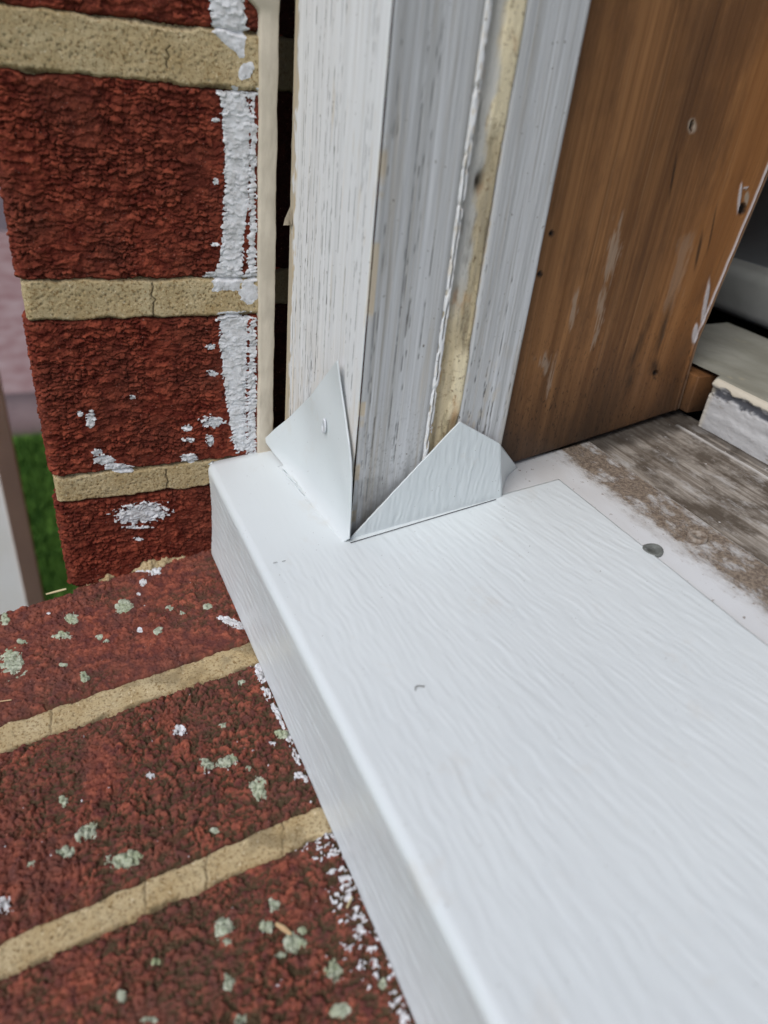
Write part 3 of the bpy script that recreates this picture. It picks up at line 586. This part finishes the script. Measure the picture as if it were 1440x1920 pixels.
# ================================================================ METAL FLASHING
fl = thing('metal_flashing', 'flat white metal flashing strip with a band of brown dirt along its edge', 'flashing', (.3, .18, .0185))
xs_ = np.concatenate([np.arange(.0515, .22, .0008), np.arange(.22, .9, .01)]); ys_ = np.arange(.088, .2004, .0007); X_, Y_ = np.meshgrid(xs_, ys_)
yr = .1990 + .0007 * fbm(X_ * 1000 / 30, X_ * 0, 331, 2); rim = sst(.1993, .1999, Y_); X2 = X_ + (.0045 * sst(.16, .145, Y_))
P = np.stack([X2, Y_, ztop(Y_) - .0009 + .0001 * fbm(X_ * 60, Y_ * 90, 333, 3)], -1)
grid('strip', P, M_flash, fl, attrs={'rim': rim}, skirt=(0, 0, -.0006))
def disc(name, c, n, r, hgt, mat, parent, ax=None, sq=(1, 1)):
    n = np.array(n, float); n /= np.linalg.norm(n); a = np.cross(n, ax if ax is not None else (1, 0, 0)); a /= np.linalg.norm(a); b = np.cross(n, a); V = []; K = 28
    rings = [(1.0, -.2), (1.0, .55), (.9, .9), (.72, 1.0), (.68, .8), (.3, .82), (.26, .5), (.02, .5)]
    for q, t in rings:
        for j in range(K):
            w = 2 * math.pi * j / K; rr = r * q * (1 + .05 * math.sin(3 * w + c[0] * 900)); V.append(np.array(c) + a * rr * math.cos(w) * sq[0] + b * rr * math.sin(w) * sq[1] + n * hgt * t)
    Q = [(i * K + j, i * K + (j + 1) % K, (i + 1) * K + (j + 1) % K, (i + 1) * K + j) for i in range(len(rings) - 1) for j in range(K)]
    return raw(name, V, Q, mat, parent)
NS = (0, -.1088, 1)
disc('nail_head', onS(1224, 1032, -.0006), NS, .0034, .0007, M_nail, fl)
disc('nail_head', onS(1308, 1008, -.0005), NS, .0033, .0012, M_dirtn, fl)
# ================================================================ WHITE SILL CAPPING
cap = thing('sill_capping', 'new glossy white wood-grained metal capping folded over the window sill', 'sill capping', (.2, .11, -.036))
def ripple(a, b, seed=0):
    """embossed grain: long wavy ridges along a (mm), spaced across b (mm)"""
    bb = b + .95 * fbm(a / 10, b / 9, 401 + seed, 2) + .35 * fbm(a / 6, b / 4, 403 + seed, 2)
    return .85 * vn(a / 7.5, bb / .78, 405 + seed) + .3 * vn(a / 6, bb / 1.4, 407 + seed) + .2 * vn(a / 40, bb / 5, 409 + seed)
RIP = .092
y_r, y_f, rb = .1705, .0549, .0030
top_s = np.arange(0, y_r - y_f - rb, .0005); arc = np.linspace(0, 1, 12)[1:]; fr = np.arange(.0005, .0388, .0005)
py = np.concatenate([y_r - top_s, y_f + rb - rb * np.sin(arc * math.pi / 2), np.full(len(fr), y_f) + .0008 * np.sin(fr / .0388 * math.pi)])
pz = np.concatenate([ztop(y_r - top_s), ztop(y_f + rb) - rb + rb * np.cos(arc * math.pi / 2), ztop(y_f + rb) - rb - fr])
ps = np.concatenate([top_s, top_s[-1] + arc * rb * 1.57, top_s[-1] + rb * 1.57 + fr])
pn = np.stack([np.gradient(pz), -np.gradient(py)], -1); pn /= np.linalg.norm(pn, axis=1)[:, None]      # (ny,nz) outward
xs_ = np.concatenate([np.arange(.0016, .25, .0008), np.arange(.25, .90, .006)]); X_, I_ = np.meshgrid(xs_, np.arange(len(py)))
PY = py[I_]; PZ = pz[I_]; PS = ps[I_]; KR = np.interp(.1705 - PS, [.055, .070, .100, .145], [0, -.03, .09, .17]) * (PS < top_s[-1]); h = RIP * ripple(X_ * 1000, PS * 1000 + KR * np.clip(X_ * 1000 - 130, -130, 150))
calm = sst(.070, .078, X_) * .85 + .15; calm = np.where(PY < .0575, 1.25, calm); calm = calm * (1 - .8 * np.exp(-((PS - top_s[-1] - .002) / .003) ** 2)); h = h * calm
h = h + .12 * fbm(X_ * 1000 / 50, PS * 1000 / 30, 411, 2)
ny = pn[:, 0][I_]; nz = pn[:, 1][I_]; endr = sst(.0075, .0016, X_)
P = np.stack([X_, PY + ny * -1 * 0 + h * .001 * ny * 1.0, PZ + h * .001 * nz], -1)
P[..., 2] -= .0010 * endr ** 2 * (PY > .0560); P[..., 1] += .0016 * endr ** 2 * (PY <= .0560)
crz = np.array([onS(*q)[:2] for q in [(532, 872), (560, 905), (600, 950), (655, 1012)]]); ycr = np.interp(X_, crz[:, 0], crz[:, 1])
keep = (X_ > .0712) | (PY < np.where(X_ < crz[0, 0], .0872, ycr - .0008))
co = grid('sill_cover', P, M_clad, cap, mask=keep, flip=True)
sm = co.modifiers.new('thickness', 'SOLIDIFY'); sm.thickness = .0005; sm.offset = -1
def flap_surface(name, Lp, Rp, surf, nt_, nu_, rip=None, post=None):
    tL = np.linspace(0, 1, len(Lp)); tR = np.linspace(0, 1, len(Rp)); G = np.zeros((nt_, nu_, 3))
    Lp = np.array(Lp, float); Rp = np.array(Rp, float)
    for i in range(nt_):
        t = i / (nt_ - 1); a = np.array([np.interp(t, tL, Lp[:, k]) for k in (0, 1)]); b = np.array([np.interp(t, tR, Rp[:, k]) for k in (0, 1)])
        for j in range(nu_):
            w_ = j / (nu_ - 1); G[i, j] = surf(*(a + (b - a) * w_), t, w_)
    if post is not None: G = post(G)
    o = grid(name, G, M_clad, cap); s_ = o.modifiers.new('thickness', 'SOLIDIFY'); s_.thickness = .0005; s_.offset = 0
    return o
def crease1(w_):
    q = [(532, 872), (560, 905), (600, 950), (655, 1012)]; k = w_ * 3
    p = onS(np.interp(k, range(4), [p[0] for p in q]), np.interp(k, range(4), [p[1] for p in q])); return p - np.array([0, .0025, .0025 * .1088 + .0003])
def surf1(uu, vv, t, w_):
    if t < 1e-6: return crease1(w_)
    y = .0835; q = onY(uu, vv, y)
    for _ in range(40):
        yc = float(np.interp(q[0], crz[:, 0], crz[:, 1])) - .0025; zr = q[2] - ztop(yc)
        yt = .0850 - .0070 * float(sst(.034, -.002, q[0])) - .0010 * float(sst(.035, .070, q[2])) + .0005 * math.sin(q[2] * 190 + q[0] * 60); yt = max(yt, yc + .0018) if q[0] > .03 else yt
        b_ = float(np.clip(zr / .0060, 0, 1)); y = .6 * y + .4 * (yc + (yt - yc) * math.sqrt(max(0, 1 - (1 - b_) ** 2))); q = onY(uu, vv, y)
    return q
px0 = [float(a) for a in proj(crease1(0))]; px1 = [float(a) for a in proj(crease1(1))]
flap_surface('flap', [px0, (532, 872), (512, 847), (495, 824), (516, 804), (540, 785), (563, 762), (585, 740), (610, 706), (632, 677)],
             [px1, (655, 1010), (658, 960), (660, 900), (659, 865), (655, 830), (650, 795), (645, 760), (638, 715), (633, 676)], surf1, 90, 60)
NF = onY(608, 799, .0837)
disc('nail_head', NF, (0, -1, 0), .0021, .00055, M_nailp, cap, ax=(1, 0, 0), sq=(1.25, .8))
def surf2(uu, vv, t, w_): return onX(uu, vv, .0722 + .0010 * t)
def post2(G):
    h = RIP * 1.2 * ripple(G[..., 2] * 1000, G[..., 1] * 1000 * 1.0, 5); G = G.copy(); G[..., 0] += h * .001; return G
flap_surface('flap', [(655, 1011), (758, 900), (862, 790)], [(940, 931), (938, 880), (936, 831)], surf2, 110, 120, post=post2)
def surf3(uu, vv, t, w_):
    a = onX(uu, vv, .0722 + .0010 * t); b = onB(uu, vv) + np.array([.0012, 0, 0]); f = w_ ** 1.3; return a * (1 - f) + b * f
flap_surface('corner_tab', [(940, 931), (938, 880), (936, 832)], [(941, 931), (949, 895), (966, 873)], surf3, 24, 24)
# pencil ticks left by the tradesman; dark line painted for the gap's shade
def marks(name, segs, surf, r=.00014):
    for (u0, v0, u1, v1) in segs:
        p = surf(u0, v0); q = surf(u1, v1); d = q - p; d /= np.linalg.norm(d); n = np.array([0, 0, 1.]) if surf is not mk2 else np.array([1., 0, 0]); s_ = np.cross(d, n) * r
        V = [p - s_, p + s_, q + s_, q - s_, p - s_ + n * .00012, p + s_ + n * .00012, q + s_ + n * .00012, q - s_ + n * .00012]
        raw(name, V, [(4, 5, 6, 7), (0, 1, 5, 4), (1, 2, 6, 5), (2, 3, 7, 6), (3, 0, 4, 7)], M_ink_shade, cap, smooth=False)
mk1 = lambda a, b: onS(a, b, .0003)
mk2 = lambda a, b: onX(a, b, .07235)
marks('gap_shade_line', [(657, 1018, 930, 936.5)], mk1, .00013)
marks('pencil_mark', [(730, 972, 742, 970), (748, 969, 758, 967), (765, 965, 771, 963), (780, 961, 790, 958), (820, 951, 832, 948), (880, 938, 900, 934), (1060, 0, 1060, 0.5)][:-1], mk2, .00010)
marks('pencil_mark', [(512, 1056, 520, 1054.5), (529, 1053, 535, 1051.5)], mk1, .00005)
# ================================================================ WINDOW STOOL and SASH behind
st = thing('inner_sill', 'pale grey-green inner sill with a chipped white painted front edge', 'inner sill', (.3, .27, .03))
def mat_stool():
    m = Mat('chipped_white_paint', .6, .3); x, y, z = m.sep()
    c = m.mix(m.ramp(m.noise((25, 200, 200), 4, .6), [(.35, 0), (.65, 1)]), (.62, .625, .63), (.42, .42, .42))
    c = m.mix(m.ramp(m.noise((50, 160, 160), 4, .7, off=(4, 0, 1)), [(.6, 0), (.68, .8)]), c, (.22, .17, .12))
    c = m.mix(m.attr('dark'), c, (.05, .055, .07)); c = m.mix(m.attr('cream'), c, (.66, .60, .47)); m.col(c); m.bump(m.noise(500, 4), .0003, .8); return m.m
def mat_stooltop():
    m = Mat('grey_green_paint', .6, .3)
    c = m.mix(m.ramp(m.noise((25, 70, 70), 4, .6), [(.35, 0), (.65, 1)]), (.37, .365, .31), (.27, .265, .215))
    c = m.mix(m.ramp(m.noise((90, 190, 90), 4, .6, off=(1, 2, 3)), [(.62, 0), (.7, .7)]), c, (.45, .40, .28)); m.col(c); m.bump(m.noise(300, 3), .0002, .6); return m.m
xs_ = np.concatenate([np.arange(.0578, .14, .0006), np.arange(.14, .9, .01)]); zs_ = np.arange(.0235, .0475, .0004); X_, Z_ = np.meshgrid(xs_, zs_)
n = fbm(X_ * 1000 / 5, Z_ * 1000 / 2.5, 501, 5, .6); up = (Z_ - .040) + .0022 * n; dkm = sst(0, .0012, up) * sst(.0046, .003, up); crm = sst(.0040, .0052, up)
lft = sst(.061, .058, X_)
rnd_ = np.clip((Z_ - .0445) / .003, 0, 1); P = np.stack([X_, .2529 + .0003 * n + .0020 * rnd_ ** 2 - .0006 * crm + .0008 * dkm, Z_], -1)
grid('front_edge', P, mat_stool(), st, attrs={'dark': np.clip(dkm * .9, 0, 1), 'cream': np.clip(np.maximum(crm * .8, lft * .5), 0, 1)}, skirt=(0, .006, 0), flip=False)
ys_ = np.arange(.2545, .3230, .0012); xs2 = np.concatenate([np.arange(.0, .16, .001), np.arange(.16, .9, .01)]); X_, Y_ = np.meshgrid(xs2, ys_)
P = np.stack([X_, Y_, .0475 + .02 * (Y_ - .2545) + .0002 * fbm(X_ * 200, Y_ * 300, 503, 4) - .0008 * sst(.2560, .2545, Y_)], -1)
grid('top_face', P, mat_stooltop(), st, mask=(X_ > .0565) | (Y_ > .2560))
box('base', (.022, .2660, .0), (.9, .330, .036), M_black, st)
M_sash = simple('grey_sash_paint', (.42, .43, .40), .6, (.30, .31, .28), 30, .0002, 200)
M_sash2 = simple('blue_grey_panel', (.60, .63, .70), .6, (.52, .55, .62), 20)
sash = thing('inner_window', 'dim grey window sash in shade behind the inner sill', 'window', (.3, .37, .06))
a1 = onY(1400, 500, .36); a2 = onY(1400, 600, .36)
box('bottom_rail', (-.10, .352, a2[2]), (.9, .385, a1[2]), M_sash, sash, .006)
box('pane', (-.10, .372, a1[2]), (.9, .376, .9), M_sash2, sash)
box('bottom_rail', (-.10, .39, .0), (.9, .42, a2[2] - .012), M_black, sash)  # near-black box standing in for the shade in the gap below the rail
# ================================================================ ROOM behind, so the inside stays dim
M_room = simple('room_plaster', (.5, .49, .47), .9)
room = thing('room_wall', 'unlit indoor walls of the room behind the window', 'wall', (0.4, 1.2, -1.1))
box('back_wall', (-1.2, 2.2, -1.1), (2.4, 2.3, 2.2), M_room, room); box('side_wall', (-1.3, .30, -1.1), (-1.2, 2.2, 2.2), M_room, room)
box('side_wall', (2.4, .30, -1.1), (2.5, 2.2, 2.2), M_room, room); box('ceiling_panel', (-1.3, .30, 2.2), (2.5, 2.3, 2.3), M_room, room)
pier = thing('brick_pier', 'red brick wall on the far side of the window opening', 'wall', (1.6, .15, -1.1)); box('pier_wall', (.95, 0, -1.1), (2.5, .30, 2.2), M_wall, pier)
head = thing('window_header', 'brick wall above the window opening', 'wall', (.5, .15, 1.3)); box('header_wall', (-.01, .0, 1.3), (.95, .30, 2.2), M_wall, head)
# ================================================================ DOWNSPOUT, LAWN, PATH
M_vinyl = simple('white_vinyl', (.86, .86, .88), .4, (.82, .81, .81), 20, spec=.5)
M_vinyls = simple('beige_vinyl', (.68, .56, .50), .5, (.60, .49, .44), 20)
dsp = thing('downspout', 'white square downspout fixed to the wall above the lawn', 'downspout', (-.6, -.09, -1.1))
def prism(name, pts, z0, z1, mat, parent):
    k = len(pts); V = [(x, y, z0) for x, y in pts] + [(x, y, z1) for x, y in pts]
    me = bpy.data.meshes.new(name); me.from_pydata(V, [], [(i, (i + 1) % k, (i + 1) % k + k, i + k) for i in range(k)] + [tuple(range(k))[::-1], tuple(range(k, 2 * k))])
    o = link(name, me, mat, parent); b = o.modifiers.new('bevel', 'BEVEL'); b.width = .002; b.segments = 2; return o
prism('pipe', [(-.600, -.058), (-.604, -.125), (-.67, -.125), (-.67, -.040), (-.616, -.0395)], -1.1, 2.0, M_vinyl, dsp)
prism('beige_face', [(-.598, -.0585), (-.6155, -.0388), (-.64, -.0385), (-.64, -.0395), (-.6165, -.0400), (-.6005, -.0590)][::-1], -1.1, 2.0, M_vinyls, dsp)  # beige skin over the chamfered wall-side face of the pipe
def mat_grass():
    m = Mat('lawn_grass', .9, .15); m.col(m.mix(m.ramp(m.noise(22, 5, .7), [(.38, 0), (.64, 1)]), (.03, .085, .014), (.13, .26, .045))); return m.m
GZ = -1.1
xs_ = np.linspace(-60, 60, 60)
def plane(name, x0, x1, y0, y1, z, mat, lab, cat):
    o = raw(name, [(x0, y0, z), (x1, y0, z), (x1, y1, z), (x0, y1, z)], np.array([[0, 1, 2, 3]]), mat, None, False); tag(o, lab, cat, kind='structure'); return o
plane('lawn', -60, 60, -60, 60, GZ, mat_grass(), 'bright green mown lawn below the window seen past the brick edge', 'lawn')
rs = np.random.default_rng(5); N = 16000; bx = rs.uniform(-2.3, -.9, N); by = rs.uniform(-.5, .1, N); hh = rs.uniform(.02, .05, N); an = rs.uniform(0, 6.28, N)
dx = np.cos(an) * .0025; dy = np.sin(an) * .0025; lx = rs.normal(0, .012, N); ly = rs.normal(0, .012, N)
V = np.stack([np.stack([bx - dx, by - dy, bx * 0 + GZ], -1), np.stack([bx + dx, by + dy, bx * 0 + GZ], -1), np.stack([bx + lx, by + ly, GZ + hh], -1)], 1).reshape(-1, 3)
g = raw('grass', V, np.arange(3 * N).reshape(-1, 3), mat_grass(), None, False); tag(g, 'short green grass blades on the lawn past the brick edge', 'grass', kind='stuff')
M_kerb = simple('shaded_stone', (.17, .115, .115), .9, (.22, .16, .155), 6)
kb = box('kerb', (-2.62, -60, GZ - .05), (-2.35, 60, GZ + .05), M_kerb); tag(kb, 'dull purple-grey stone kerb between lawn and paving', 'kerb', kind='structure')
M_pave = simple('pink_paving', (.27, .155, .15), .9, (.38, .28, .27), 9)
pv = plane('paving', -5.6, -2.62, -60, 60, GZ + .006, M_pave, 'mottled pink brick paving beyond the kerb', 'paving')
nb = thing('neighbour_wall', 'pale grey-white house wall beyond the pink paving', 'wall', (-5.8, 0, GZ)); box('siding', (-5.9, -20, GZ), (-5.6, 6, 3), simple('pale_siding', (.66, .68, .72), .7), nb)
# ================================================================ SMALL DEBRIS
def lay(u0, v0, u1, v1, up=.0007): return onR(u0, v0) + np.array([0, 0, up]), onR(u1, v1) + np.array([0, 0, up])
def twig(lab, cat, name, pts, r, mat):
    c = pts[0]; o = thing(name, lab, cat, tuple(c)); tube('shaft', pts, r, mat, o)
a, b = lay(518, 1735, 546, 1755); twig('short stubby brown twig on the lower brick near lichen', 'twig', 'twig', [a, (a + b) / 2 + (0, 0, .0003), b], [.0005, .00075, .0004], M_straw)
a, b = lay(650, 1705, 660, 1684); twig('thin pale straw lying among white paint flecks beside the capping', 'straw', 'straw', [a, (a + b) / 2, b], [.00025, .0003, .0002], M_pale)
a, b = lay(0, 1318, 22, 1315); twig('thin brown stem at the left on the upper sill brick', 'stem', 'stem', [a - (b - a) * .5, a, b], .00022, M_straw)
a, b = lay(87, 1118, 125, 1108, .0010); twig('pale straw on the far edge of the brick sill by the wall corner', 'straw', 'straw', [a, (a + b) / 2, b], [.0003, .00045, .0004], M_pale)
c0 = [onS(u, v, .0002) for u, v in [(779, 1294), (779, 1289), (782, 1286), (788, 1286), (796, 1287)]]
twig('tiny dark curled hair on the white capping', 'hair', 'hair', c0, .00014, simple('dark_hair', (.06, .05, .04), .5))
